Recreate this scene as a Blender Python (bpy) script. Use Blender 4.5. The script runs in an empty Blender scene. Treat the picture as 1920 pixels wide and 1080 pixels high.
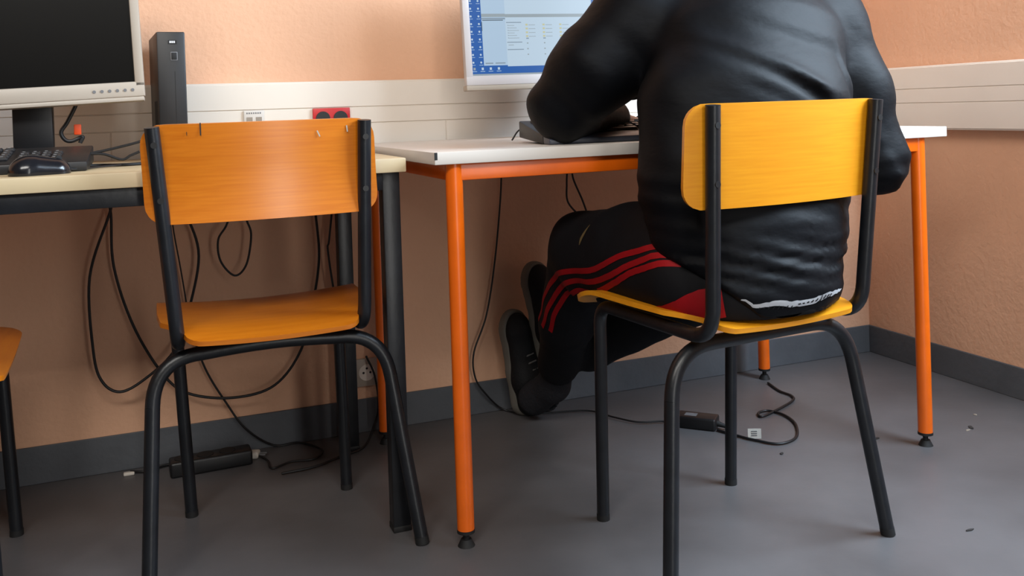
import bpy, bmesh, math, random
import numpy as np
from mathutils import Vector, Matrix
from mathutils.bvhtree import BVHTree
random.seed(7)
S = bpy.context.scene
COL = S.collection

# ------------------------------------------------------------------ camera, world, lights, exposure
CAM = [0.17493, -2.40646, 0.82986, 0.37338, 0.00983, -0.0332, 1756.56757, -322.48014]
def make_camera():
    x, y, z, yaw, pitch, roll, f, sh = CAM
    fw = Vector((math.sin(yaw)*math.cos(pitch), math.cos(yaw)*math.cos(pitch), -math.sin(pitch)))
    r = Vector((math.cos(yaw), -math.sin(yaw), 0)); u = r.cross(fw)
    r2 = r*math.cos(roll) + u*math.sin(roll); u2 = -r*math.sin(roll) + u*math.cos(roll)
    m = Matrix((r2, u2, -fw)).transposed().to_4x4(); m.translation = (x, y, z)
    cd = bpy.data.cameras.new('camera'); cd.sensor_width = 36; cd.lens = f/1920*36; cd.shift_y = sh/1920
    cd.clip_start = .05
    co = bpy.data.objects.new('camera', cd); COL.objects.link(co); co.matrix_world = m
    S.camera = co
make_camera()
S.view_settings.view_transform = 'Standard'; S.view_settings.look = 'None'
S.view_settings.exposure = -0.08; S.view_settings.gamma = 1.0
w = bpy.data.worlds.new('world'); S.world = w; w.use_nodes = True
w.node_tree.nodes['Background'].inputs[0].default_value = (.6, .75, 1, 1)
w.node_tree.nodes['Background'].inputs[1].default_value = .3
def area(name, loc, target, sx, sy, power, color):
    l = bpy.data.lights.new(name, 'AREA'); l.shape = 'RECTANGLE'; l.size = sx; l.size_y = sy
    l.energy = power; l.color = color
    o = bpy.data.objects.new(name, l); COL.objects.link(o); o.location = loc
    o.rotation_euler = (Vector(target)-Vector(loc)).to_track_quat('-Z', 'Y').to_euler()
    return o
XR, YB, XL, ZC = 2.337, -3.1, -2.6, 3.2
WIN_A = (-2.35, -.95, 1.1, 2.4)      # window in the right wall: y0, y1, z0, z1
WIN_B = (-1.7, .7, 2.3, 3.1)           # window in the rear wall: x0, x1, z0, z1
area('daylight_right', (XR+.1, (WIN_A[0]+WIN_A[1])/2, (WIN_A[2]+WIN_A[3])/2), (.6, (WIN_A[0]+WIN_A[1])/2, .1), 1.3, 1.25, 180, (.68, .84, 1))
area('daylight_rear', ((WIN_B[0]+WIN_B[1])/2, YB-.1, 2.7), (.0, 0, 1.0), 2.3, .75, 102, (1, .96, .90))
area('streak_light', (.86, YB-.1, 1.05), (.86, 0, .95), .24, 1.9, 15, (1, .97, .92))  # added strip lamp, puts a vertical highlight on the empty chair's backrest

# ------------------------------------------------------------------ materials
def lin(c):
    return tuple(((v/255)/12.92 if v/255 <= .04045 else ((v/255+.055)/1.055)**2.4) for v in c) + (1,)
def mat(name, rgb, rough=.5, spec=.5, noise=0, nscale=8, stretch=(1, 1, 1), bump=0, bscale=60, metal=0, emit=0, sheen=0, rgb2=None, detail=3, coat=0):
    m = bpy.data.materials.new(name); m.use_nodes = True
    nt = m.node_tree; N = nt.nodes; L = nt.links; b = N['Principled BSDF']
    c = lin(rgb); b.inputs['Base Color'].default_value = c
    b.inputs['Roughness'].default_value = rough; b.inputs['Specular IOR Level'].default_value = spec
    b.inputs['Metallic'].default_value = metal
    if coat: b.inputs['Coat Weight'].default_value = coat; b.inputs['Coat Roughness'].default_value = .25
    if sheen: b.inputs['Sheen Weight'].default_value = sheen
    if emit:
        b.inputs['Emission Color'].default_value = c; b.inputs['Emission Strength'].default_value = emit
    tc = N.new('ShaderNodeTexCoord'); mp = N.new('ShaderNodeMapping'); mp.inputs['Scale'].default_value = stretch
    L.new(tc.outputs['Object'], mp.inputs['Vector'])
    n = N.new('ShaderNodeTexNoise'); n.inputs['Scale'].default_value = nscale; n.inputs['Detail'].default_value = detail
    L.new(mp.outputs[0], n.inputs['Vector'])
    r = N.new('ShaderNodeValToRGB'); a = noise
    d = lin(rgb2) if rgb2 else tuple(v*(1-a) for v in c[:3])+(1,)
    e = c if rgb2 else tuple(min(1, v*(1+a)) for v in c[:3])+(1,)
    r.color_ramp.elements[0].color = d; r.color_ramp.elements[1].color = e
    r.color_ramp.elements[0].position = .35; r.color_ramp.elements[1].position = .65
    L.new(n.outputs['Fac'], r.inputs[0]); L.new(r.outputs[0], b.inputs['Base Color'])
    if bump:
        n2 = N.new('ShaderNodeTexNoise'); n2.inputs['Scale'].default_value = bscale; n2.inputs['Detail'].default_value = 4
        L.new(mp.outputs[0], n2.inputs['Vector'])
        bp_ = N.new('ShaderNodeBump'); bp_.inputs['Strength'].default_value = bump; bp_.inputs['Distance'].default_value = .01
        L.new(n2.outputs['Fac'], bp_.inputs['Height']); L.new(bp_.outputs[0], b.inputs['Normal'])
    return m
M = {}
M['wall'] = mat('orange_wall_paint', (222, 174, 142), .75, .3, .05, 3, bump=.25, bscale=70)
M['wall_other'] = mat('darkened_wall_paint', (84, 78, 74), .8, .3, .04, 3, bump=.2, bscale=70)  # out-of-view walls, colour darkened to cut bounced fill light
M['ceiling'] = mat('darkened_ceiling', (104, 104, 104), .9, .2, .03, 3)  # unseen ceiling, darkened so less light bounces under the tables
M['floor'] = mat('grey_blue_vinyl', (90, 88, 89), .42, .45, .16, 3.5, bump=.05, bscale=30, detail=8)
M['plinth'] = mat('grey_plinth_paint', (84, 87, 92), .6, .4, .08, 7, bump=.15, bscale=60)
M['pvc'] = mat('white_trunking_plastic', (226, 216, 204), .4, .5, .02, 5)
M['groove'] = mat('trunking_joint', (150, 138, 125), .6)
M['wood'] = mat('varnished_beech_orange', (202, 114, 20), .30, .5, 0, 6, (1.2, 14, 40), rgb2=(192, 103, 13), detail=6, bump=.02, bscale=20, coat=.35)
M['wood2'] = mat('varnished_beech_yellow', (220, 146, 24), .36, .5, 0, 6, (1.2, 14, 40), rgb2=(213, 136, 18), detail=6, coat=.25)
M['wood_edge'] = mat('ply_edge', (196, 112, 30), .5)
M['steel'] = mat('black_painted_steel', (19, 21, 25), .36, .5, .2, 30, bump=.04, bscale=80)
M['rivet'] = mat('dark_rivet', (8, 8, 9), .4)
M['rubber'] = mat('black_rubber', (16, 16, 17), .7)
M['orange'] = mat('orange_lacquered_steel', (228, 100, 8), .32, .5, .05, 20, coat=.2)
M['top_white'] = mat('white_laminate', (210, 203, 195), .38, .5, .02, 6)
M['top_beige'] = mat('beige_laminate', (198, 178, 142), .42, .5, .04, 6)
M['black'] = mat('black_plastic', (20, 20, 22), .42, .5, .1, 30)
M['tower'] = mat('charcoal_plastic', (25, 24, 25), .45, .5, .06, 30)
M['key'] = mat('dark_key_plastic', (38, 38, 40), .38, .5)
M['keymark'] = mat('key_legend_grey', (150, 150, 150), .5)
M['bezel'] = mat('silver_beige_plastic', (170, 158, 144), .42, .5, .02, 6)
M['bezel_white'] = mat('light_grey_plastic', (196, 190, 190), .4, .5)
M['dark_screen'] = mat('switched_off_screen', (7, 6, 5), .35, .12)
M['red'] = mat('red_socket_plastic', (196, 24, 28), .4)
M['cable'] = mat('black_cable_sheath', (17, 17, 19), .5)
M['paper'] = mat('white_label_paper', (212, 206, 196), .8)
M['ink'] = mat('printed_grey', (110, 110, 112), .7)
M['palm'] = mat('slate_plastic', (66, 70, 82), .4, .5)
M['tag'] = mat('orange_tag_plastic', (214, 72, 20), .5)
M['jacket'] = mat('black_navy_shell_fabric', (6, 7, 11), .6, .13, .08, 12, bump=.22, bscale=16, stretch=(1, 1, 2.0))
M['trousers'] = mat('black_tracksuit_fabric', (10, 10, 14), .75, .2, .1, 14, bump=.2, bscale=14)
M['stripe'] = mat('red_tracksuit_stripe', (190, 12, 26), .6)
M['skin'] = mat('skin', (190, 140, 112), .55, .4, .04, 20)
M['hair'] = mat('dark_brown_hair', (34, 25, 20), .6, .4, .3, 60, bump=.6, bscale=90)
M['shoe'] = mat('black_shoe_canvas', (17, 17, 19), .75, .3, bump=.2, bscale=200)
M['sole'] = mat('grey_white_rubber', (104, 100, 92), .7)
M['sock'] = mat('charcoal_sock_knit', (40, 40, 44), .9, .2, bump=.3, bscale=150)
M['lace'] = mat('grey_lace', (92, 90, 88), .8)
M['hem'] = mat('white_printed_band', (205, 205, 208), .7)
M['gold'] = mat('pale_gold_print', (150, 128, 84), .6)
M['debris'] = mat('crumb_pale', (150, 140, 126), .8)
M['debris2'] = mat('crumb_dark', (40, 36, 34), .8)
M['window_frame'] = mat('white_window_frame', (220, 220, 216), .5)
def emis(name, rgb, s=1.0):
    m = mat(name, (6, 6, 8), .4, .3, emit=s); m.node_tree.nodes['Principled BSDF'].inputs['Emission Color'].default_value = lin(rgb); return m
M['s_blue'] = emis('screen_blue', (42, 104, 190), .75)
M['s_white'] = emis('screen_white', (200, 222, 240), .85)
M['s_pane'] = emis('screen_pale', (186, 212, 236), .85)
M['s_grey'] = emis('screen_grey', (176, 190, 198), .7)
M['s_dark'] = emis('screen_dark', (96, 110, 120), .5)
M['s_yellow'] = emis('screen_folder', (214, 214, 170), .8)
M['s_line'] = emis('screen_line', (158, 178, 196), .7)

# ------------------------------------------------------------------ mesh helpers
def link(name, me, m, parent=None):
    o = bpy.data.objects.new(name, me); COL.objects.link(o)
    for x in (m if isinstance(m, (list, tuple)) else [m]): me.materials.append(x)
    if parent is not None: o.parent = parent
    return o
def finish(name, bm, m, parent=None, smooth=True, angle=35):
    bmesh.ops.recalc_face_normals(bm, faces=bm.faces)
    me = bpy.data.meshes.new(name); bm.to_mesh(me); bm.free()
    if smooth:
        for p in me.polygons: p.use_smooth = True
        try: me.set_sharp_from_angle(angle=math.radians(angle))
        except Exception: pass
    return link(name, me, m, parent)
def empty(name, loc=(0, 0, 0), rz=0):
    o = bpy.data.objects.new(name, None); COL.objects.link(o); o.location = loc; o.rotation_euler = (0, 0, rz)
    o.empty_display_size = .05
    return o
def tag(o, label=None, cat=None, group=None, kind=None):
    if label: o['label'] = label
    if cat: o['category'] = cat
    if group: o['group'] = group
    if kind: o['kind'] = kind
    return o
def box(bm, lo, hi, bev=0, seg=2, mi=0, mtx=None):
    lo = Vector(lo); hi = Vector(hi); c = (lo+hi)/2; d = hi-lo
    r = bmesh.ops.create_cube(bm, size=1, matrix=Matrix.Translation(c) @ Matrix.Diagonal((d.x, d.y, d.z, 1)))
    vs = r['verts']; fs = set(f for v in vs for f in v.link_faces)
    for f in fs: f.material_index = mi
    if bev:
        es = list(set(e for v in vs for e in v.link_edges))
        rb = bmesh.ops.bevel(bm, geom=es, offset=bev, segments=seg, affect='EDGES', profile=.5)
        for f in rb['faces']: f.material_index = mi
        vs = list(set(v for f in rb['faces'] for v in f.verts) | set(v for v in vs if v.is_valid))
    if mtx is not None: bmesh.ops.transform(bm, matrix=mtx, verts=vs)
def fillet(pts, rads, n=8):
    pts = [Vector(p) for p in pts]; out = [pts[0]]
    for i in range(1, len(pts)-1):
        p = pts[i]; r = rads[i] if isinstance(rads, (list, tuple)) else rads
        a = (pts[i-1]-p); b = (pts[i+1]-p)
        d = min(r, a.length*.49, b.length*.49); a = p+a.normalized()*d; b = p+b.normalized()*d
        for k in range(n+1):
            t = k/n; out.append(a*(1-t)**2+p*2*t*(1-t)+b*t*t)
    out.append(pts[-1]); return out
def catmull(pts, n=6):
    P = [Vector(p) for p in pts]; P = [P[0]*2-P[1]]+P+[P[-1]*2-P[-2]]; out = []
    for i in range(1, len(P)-2):
        a, b, c, d = P[i-1:i+3]
        for k in range(n):
            t = k/n
            out.append(.5*((2*b)+(c-a)*t+(2*a-5*b+4*c-d)*t*t+(3*b-a-3*c+d)*t**3))
    out.append(P[-2]); return out
def tube(bm, pts, r, seg=16, cap=True, flat=1.0, mi=0):
    pts = [Vector(p) for p in pts]; n = len(pts)
    rr = r if isinstance(r, (list, tuple)) else [r]*n
    t0 = (pts[1]-pts[0]).normalized()
    up = Vector((0, 0, 1)) if abs(t0.z) < .9 else Vector((0, 1, 0))
    nrm = (up - t0*up.dot(t0)).normalized(); rings = []; prev = t0
    for i in range(n):
        t = ((pts[min(i+1, n-1)]-pts[i]).normalized() + (pts[i]-pts[max(i-1, 0)]).normalized())
        t = t.normalized() if t.length > 1e-6 else prev
        q = prev.rotation_difference(t); nrm = q @ nrm; nrm = (nrm - t*nrm.dot(t)).normalized(); prev = t
        bn = t.cross(nrm)
        rings.append([bm.verts.new(pts[i]+(nrm*math.cos(a)+bn*math.sin(a)*flat)*rr[i]) for a in [2*math.pi*k/seg for k in range(seg)]])
    for i in range(n-1):
        for k in range(seg):
            f = bm.faces.new((rings[i][k], rings[i][(k+1) % seg], rings[i+1][(k+1) % seg], rings[i+1][k])); f.material_index = mi
    if cap:
        f = bm.faces.new(rings[0][::-1]); f.material_index = mi; f = bm.faces.new(rings[-1]); f.material_index = mi
def cyl(bm, a, b, r, r2=None, seg=20, mi=0): tube(bm, [a, b], [r, r if r2 is None else r2], seg, mi=mi)
def sheet(bm, nu, nv, fn, thick, mi=0):
    """closed curved plate: fn(u,v)->(point, normal)"""
    A = []; B = []
    for i in range(nu+1):
        ra = []; rb = []
        for j in range(nv+1):
            p, nn = fn(i/nu, j/nv); p = Vector(p); nn = Vector(nn).normalized()
            ra.append(bm.verts.new(p+nn*thick/2)); rb.append(bm.verts.new(p-nn*thick/2))
        A.append(ra); B.append(rb)
    for i in range(nu):
        for j in range(nv):
            bm.faces.new((A[i][j], A[i+1][j], A[i+1][j+1], A[i][j+1])); bm.faces.new((B[i][j], B[i][j+1], B[i+1][j+1], B[i+1][j]))
    for i in range(nu):
        bm.faces.new((A[i][0], B[i][0], B[i+1][0], A[i+1][0])); bm.faces.new((A[i][nv], A[i+1][nv], B[i+1][nv], B[i][nv]))
    for j in range(nv):
        bm.faces.new((A[0][j], A[0][j+1], B[0][j+1], B[0][j])); bm.faces.new((A[nu][j], B[nu][j], B[nu][j+1], A[nu][j+1]))
def rr_uv(u, v, w, h, r):
    """square parameters mapped to a rounded rectangle of size w x h"""
    x = (u-.5)*2; y = (v-.5)*2
    px, py = x*w/2, y*h/2
    m = max(abs(x), abs(y))
    if m < 1e-9: return 0, 0
    bx, by = x/m*w/2, y/m*h/2            # point on the border
    cx, cy = w/2-r, h/2-r
    if abs(bx) > cx and abs(by) > cy:
        d = Vector((abs(bx)-cx, abs(by)-cy)); d = d.normalized()*r
        bx = math.copysign(cx+d.x, bx); by = math.copysign(cy+d.y, by)
    return bx*m, by*m

# ------------------------------------------------------------------ implicit surfaces (for the person)
class Field:
    def __init__(s, lo, hi, h):
        s.lo = np.array(lo, float); s.h = h
        s.n = np.ceil((np.array(hi)-s.lo)/h).astype(int)+1
        s.a = np.full(s.n, .2, np.float32)
    def grid(s, lo, hi):
        i0 = np.clip(np.floor((np.array(lo)-s.lo)/s.h).astype(int), 0, s.n); i1 = np.clip(np.ceil((np.array(hi)-s.lo)/s.h).astype(int)+1, 0, s.n)
        ax = [s.lo[k]+np.arange(i0[k], i1[k])*s.h for k in range(3)]
        return tuple(slice(i0[k], i1[k]) for k in range(3)), np.meshgrid(*ax, indexing='ij')
    def add(s, d, sl, k, sub=False):
        a = s.a[sl]
        if sub: s.a[sl] = np.maximum(a, -d); return
        if k <= 0: s.a[sl] = np.minimum(a, d); return
        h = np.clip(.5+.5*(a-d)/k, 0, 1); s.a[sl] = a*(1-h)+d*h-k*h*(1-h)
    def cone(s, a, b, ra, rb, k=.02, ax=(1, 1, 1), rz=0, sub=False):
        a = np.array(a, float); b = np.array(b, float); R_ = max(ra, rb)*max(ax)+k+.03
        sl, (X, Y, Z) = s.grid(np.minimum(a, b)-R_, np.maximum(a, b)+R_)
        if X.size == 0: return
        c, sn = math.cos(rz), math.sin(rz)
        def tr(x, y, z): return (x*c+y*sn)/ax[0], (-x*sn+y*c)/ax[1], z/ax[2]
        px, py, pz = tr(X-a[0], Y-a[1], Z-a[2]); bx, by, bz = tr(*(b-a))
        L2 = bx*bx+by*by+bz*bz+1e-12; t = np.clip((px*bx+py*by+pz*bz)/L2, 0, 1)
        q = np.sqrt((px-t*bx)**2+(py-t*by)**2+(pz-t*bz)**2); rr = ra+(rb-ra)*t
        d = (q-rr)*np.clip(q/(np.sqrt(((px-t*bx)*ax[0])**2+((py-t*by)*ax[1])**2+((pz-t*bz)*ax[2])**2)+1e-9), 0, 9)**-1 if max(ax) > 1.01 or min(ax) < .99 else q-rr
        s.add(d, sl, k, sub)
    def ball(s, c, r, k=.02, ax=(1, 1, 1), rz=0, sub=False): s.cone(c, np.array(c)+1e-5, r, r, k, ax, rz, sub)
    def mesh(s, name):
        A = s.a; ins = A < 0; n = A.shape
        cs = [ins[i:n[0]-1+i, j:n[1]-1+j, k:n[2]-1+k] for i in (0, 1) for j in (0, 1) for k in (0, 1)]
        cnt = sum(c.astype(np.int8) for c in cs); act = (cnt > 0) & (cnt < 8)
        idx = np.full(act.shape, -1, np.int64); cells = np.argwhere(act); idx[act] = np.arange(len(cells))
        P = np.zeros((len(cells), 3)); W = np.zeros(len(cells))
        cor = [(i, j, k) for i in (0, 1) for j in (0, 1) for k in (0, 1)]
        for a in cor:
            for ax in range(3):
                if a[ax]: continue
                b = list(a); b[ax] = 1
                va = A[tuple((cells+np.array(a)).T)]; vb = A[tuple((cells+np.array(b)).T)]
                m = (va < 0) != (vb < 0); t = np.where(m, va/(va-vb+1e-20), 0)
                p = np.array(a)+t[:, None]*(np.array(b)-np.array(a)); P += np.where(m[:, None], p, 0); W += m
        V = s.lo+(cells+P/W[:, None])*s.h; F = []
        for ax in range(3):
            u, v = (ax+1) % 3, (ax+2) % 3
            sa = [slice(None)]*3; sb = [slice(None)]*3; sa[ax] = slice(0, -1); sb[ax] = slice(1, None)
            ia, ib = ins[tuple(sa)], ins[tuple(sb)]; e = np.argwhere(ia != ib)
            e = e[(e[:, u] > 0) & (e[:, v] > 0) & (e[:, u] < n[u]-1) & (e[:, v] < n[v]-1)]
            eu = np.eye(3, dtype=int)[u]; ev = np.eye(3, dtype=int)[v]
            q = np.stack([idx[tuple((e-eu-ev).T)], idx[tuple((e-ev).T)], idx[tuple(e.T)], idx[tuple((e-eu).T)]], 1)
            fl = ~ia[tuple(e.T)]; q[fl] = q[fl][:, ::-1]; F.append(q)
        F = np.concatenate(F); F = F[(F >= 0).all(1)]
        me = bpy.data.meshes.new(name); me.from_pydata(V.tolist(), [], F.tolist()); me.update()
        me.polygons.foreach_set('use_smooth', [True]*len(me.polygons))
        return me

# ------------------------------------------------------------------ room
def struct(name, bm, m, smooth=False):
    return tag(finish(name, bm, m, None, smooth), kind='structure')
T = .12
bm = bmesh.new(); box(bm, (XL-T, YB-T, -.1), (XR+T, T, 0)); struct('floor', bm, M['floor'])
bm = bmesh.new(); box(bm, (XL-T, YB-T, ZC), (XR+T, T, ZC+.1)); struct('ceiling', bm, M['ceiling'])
bm = bmesh.new(); box(bm, (XL-T, 0, 0), (XR+T, T, ZC)); struct('wall_front', bm, M['wall'])
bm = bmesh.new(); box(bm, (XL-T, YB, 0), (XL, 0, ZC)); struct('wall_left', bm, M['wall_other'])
y0, y1, z0, z1 = WIN_A
bm = bmesh.new()
box(bm, (XR, YB, 0), (XR+T, 0, z0)); box(bm, (XR, YB, z1), (XR+T, 0, ZC)); box(bm, (XR, YB, z0), (XR+T, y0, z1)); box(bm, (XR, y1, z0), (XR+T, 0, z1))
struct('wall_right', bm, M['wall'])
x0, x1, z0b, z1b = WIN_B
bm = bmesh.new()
box(bm, (XL, YB-T, 0), (.57, YB, z0b)); box(bm, (1.03, YB-T, 0), (XR, YB, z0b)); box(bm, (.57, YB-T, 2.02), (1.03, YB, z0b)); box(bm, (XL, YB-T, z1b), (XR, YB, ZC)); box(bm, (XL, YB-T, z0b), (x0, YB, z1b)); box(bm, (x1, YB-T, z0b), (XR, YB, z1b))
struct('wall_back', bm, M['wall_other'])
bm = bmesh.new()
for a, b in (((XR+.02, y0, z0), (XR+.07, y1, z0+.05)), ((XR+.02, y0, z1-.05), (XR+.07, y1, z1)), ((XR+.02, y0, z0), (XR+.07, y0+.05, z1)), ((XR+.02, y1-.05, z0), (XR+.07, y1, z1)), ((XR+.02, (y0+y1)/2-.03, z0), (XR+.07, (y0+y1)/2+.03, z1))): box(bm, a, b)
struct('window_1', bm, M['window_frame'])
bm = bmesh.new()
for a, b in (((x0, YB-.07, z0b), (x1, YB-.02, z0b+.05)), ((x0, YB-.07, z1b-.05), (x1, YB-.02, z1b)), ((x0, YB-.07, z0b), (x0+.05, YB-.02, z1b)), ((x1-.05, YB-.07, z0b), (x1, YB-.02, z1b)), (((x0+x1)/2-.03, YB-.07, z0b), ((x0+x1)/2+.03, YB-.02, z1b))): box(bm, a, b)
struct('window_2', bm, M['window_frame'])
bm = bmesh.new()
for a, b in (((.57, YB-.08, 0), (.60, YB-.02, 2.02)), ((1.0, YB-.08, 0), (1.03, YB-.02, 2.02)), ((.57, YB-.08, 1.99), (1.03, YB-.02, 2.02)), ((.57, YB-.08, 0), (1.03, YB-.02, .06))): box(bm, a, b)
struct('streak_slot_1', bm, M['window_frame'])  # unseen framed opening, added only to let the streak lamp through
HB = .0865
bm = bmesh.new(); box(bm, (XL, -.006, 0), (XR-.006, 0, HB), .0015, 1); struct('baseboard_front', bm, M['plinth'])
bm = bmesh.new(); box(bm, (XR-.006, YB, 0), (XR, 0, HB), .0015, 1); struct('baseboard_right', bm, M['plinth'])
# cable trunking: white plastic, 50 mm deep, with its lid joints
ZT0, ZT1 = .7236, .9093
def trunking(name, horiz, a, b, joints, label):
    t = empty(name, ((a+b)/2, -.0, ZT0) if horiz else (XR, (a+b)/2, ZT0))
    tag(t, kind='structure')
    def seg(bm, s0, s1, d0, d1, zz0, zz1, bev=0, mi=0):
        if horiz: box(bm, (s0-(a+b)/2, -d1, zz0-ZT0), (s1-(a+b)/2, -d0, zz1-ZT0), bev, 1, mi)
        else: box(bm, (-d1, s0-(a+b)/2, zz0-ZT0), (-d0, s1-(a+b)/2, zz1-ZT0), bev, 1, mi)
    bm = bmesh.new(); seg(bm, a, b, 0, .047, ZT0, ZT1, .002); finish('channel', bm, M['pvc'], t)
    L_ = [a]+joints+[b]
    for i in range(len(L_)-1):
        bm = bmesh.new()
        seg(bm, L_[i]+.0008, L_[i+1]-.0008, .046, .05, ZT0+.004, .8005, .0012)
        finish('lower_lid', bm, M['pvc'], t)
    bm = bmesh.new(); seg(bm, a, b, .046, .05, .802, .8415, .0012); finish('middle_lid', bm, M['pvc'], t)
    bm = bmesh.new(); seg(bm, a, b, .046, .05, .8435, ZT1-.004, .0012); finish('upper_lid', bm, M['pvc'], t)
    return t
trunking('trim_1', True, XL, XR, [-.9, .1, .545, .911, 1.9], '')
trunking('trim_2', False, YB, -.05, [-3, -1.6], '')

# sockets on the trunking and wall
t = empty('network_socket', (.4225, -.05, .8195))
tag(t, 'white double network socket on the trunking, showing just above the chair backrest', 'socket')
bm = bmesh.new(); box(bm, (-.0245, -.006, -.0225), (.0245, 0, .0225), .002); finish('face_plate', bm, M['top_white'], t)
for sx in (-.011, .011):
    bm = bmesh.new(); box(bm, (sx-.007, -.0068, -.010), (sx+.007, -.0055, .006)); finish('port', bm, M['groove'], t)
bm = bmesh.new()
for k in range(7): box(bm, (-.018+k*.0052, -.0066, .014), (-.015+k*.0052, -.0058, .0175))
finish('printed_mark', bm, M['ink'], t)
t = empty('power_socket', (.6105, -.05, .8195))
tag(t, 'bright red double power socket on the white trunking', 'socket', None)
bm = bmesh.new(); box(bm, (-.0465, -.009, -.0225), (.0465, 0, .0225), .002); finish('red_plate', bm, M['red'], t)
for sx in (-.022, .022):
    bm = bmesh.new(); cyl(bm, (sx, -.012, -.003), (sx, -.006, -.003), .0175, seg=28); finish('round_recess', bm, M['black'], t)
t = empty('wall_outlet', (.687, 0, .155))
tag(t, 'small white wall outlet low on the wall behind the black table leg', 'socket')
bm = bmesh.new(); box(bm, (-.036, -.009, -.036), (.036, 0, .036), .003); finish('face_plate', bm, M['bezel'], t)
bm = bmesh.new(); cyl(bm, (0, -.0105, 0), (0, -.006, 0), .021, seg=28); finish('round_recess', bm, M['pvc'], t)
for dx, dz in ((-.009, 0), (.009, 0), (0, .011)):
    bm = bmesh.new(); cyl(bm, (dx, -.0112, dz), (dx, -.009, dz), .003, seg=12); finish('contact_hole', bm, M['rivet'], t)

# ------------------------------------------------------------------ tables
def orange_table():
    x0, y0, W, D = .7157, -.7149, 1.1474, .6085
    t = empty('orange_frame_table', (x0, y0, 0), .0111)
    tag(t, 'white topped school table with bright orange tubular frame in the corner', 'table')
    bm = bmesh.new(); box(bm, (-.045, -.0255, .7262), (W+.0675, D+.03, .75), .002, 2); finish('tabletop', bm, M['top_white'], t)
    bm = bmesh.new(); box(bm, (-.0452, -.0258, .7355), (-.0395, -.0246, .7495)); finish('edge_chip', bm, M['rubber'], t)
    for i, (lx, ly) in enumerate(((0, 0), (W, 0), (W, D), (0, D))):
        bm = bmesh.new(); cyl(bm, (lx, ly, .030), (lx, ly, .726), .0165, seg=28); lg = finish('leg', bm, M['orange'], t)
        bm = bmesh.new(); cyl(bm, (lx, ly, .026), (lx, ly, .032), .0172, seg=28); finish('end_cap', bm, M['rubber'], lg)
        bm = bmesh.new(); cyl(bm, (lx, ly, .010), (lx, ly, .028), .006, seg=14); cyl(bm, (lx, ly, 0), (lx, ly, .013), .0165, .010, seg=24); finish('levelling_foot', bm, M['rubber'], lg)
    for a, b in (((0, 0), (W, 0)), ((W, 0), (W, D)), ((W, D), (0, D)), ((0, D), (0, 0))):
        bm = bmesh.new()
        lo = (min(a[0], b[0])-(.0125 if a[0] == b[0] else 0), min(a[1], b[1])-(.0125 if a[1] == b[1] else 0), .694)
        hi = (max(a[0], b[0])+(.0125 if a[0] == b[0] else 0), max(a[1], b[1])+(.0125 if a[1] == b[1] else 0), .7262)
        box(bm, lo, hi, .003, 2); finish('frame_rail', bm, M['orange'], t)
    bm = bmesh.new(); box(bm, (W-.035, .006, .676), (W-.0125, .010, .70)); cyl(bm, (W-.024, .002, .684), (W-.024, .010, .684), .004, seg=12); finish('corner_bracket', bm, M['orange'], t)
orange_table()
def black_table():
    X1 = .646; W = 1.25; D = .56
    t = empty('black_frame_table', (X1-W/2, -.63+D/2, 0), 0)
    tag(t, 'beige topped computer table with black square steel frame under the dark monitor', 'table')
    hw, hd = W/2, D/2
    bm = bmesh.new(); box(bm, (-hw, -hd, .710), (hw, hd, .7375), .002, 2); finish('tabletop', bm, M['top_beige'], t)
    for sx in (-1, 1):
        for sy in (-1, 1):
            cx = sx*(hw-.026); cy = sy*(hd-.040)
            bm = bmesh.new(); box(bm, (cx-.0175, cy-.0175, .006), (cx+.0175, cy+.0175, .710), .002); lg = finish('leg', bm, M['steel'], t)
            bm = bmesh.new(); box(bm, (cx-.0185, cy-.0185, 0), (cx+.0185, cy+.0185, .012), .002); finish('foot_cap', bm, M['rubber'], lg)
    for sy in (-1, 1):
        cy = sy*(hd-.022); bm = bmesh.new(); box(bm, (-hw+.045, cy-.0125, .676), (hw-.045, cy+.0125, .710), .002); finish('frame_rail', bm, M['steel'], t)
    for sx in (-1, 1):
        cx = sx*(hw-.026); bm = bmesh.new(); box(bm, (cx-.0125, -hd+.055, .676), (cx+.0125, hd-.055, .710), .002); finish('frame_rail', bm, M['steel'], t)
black_table()

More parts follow.
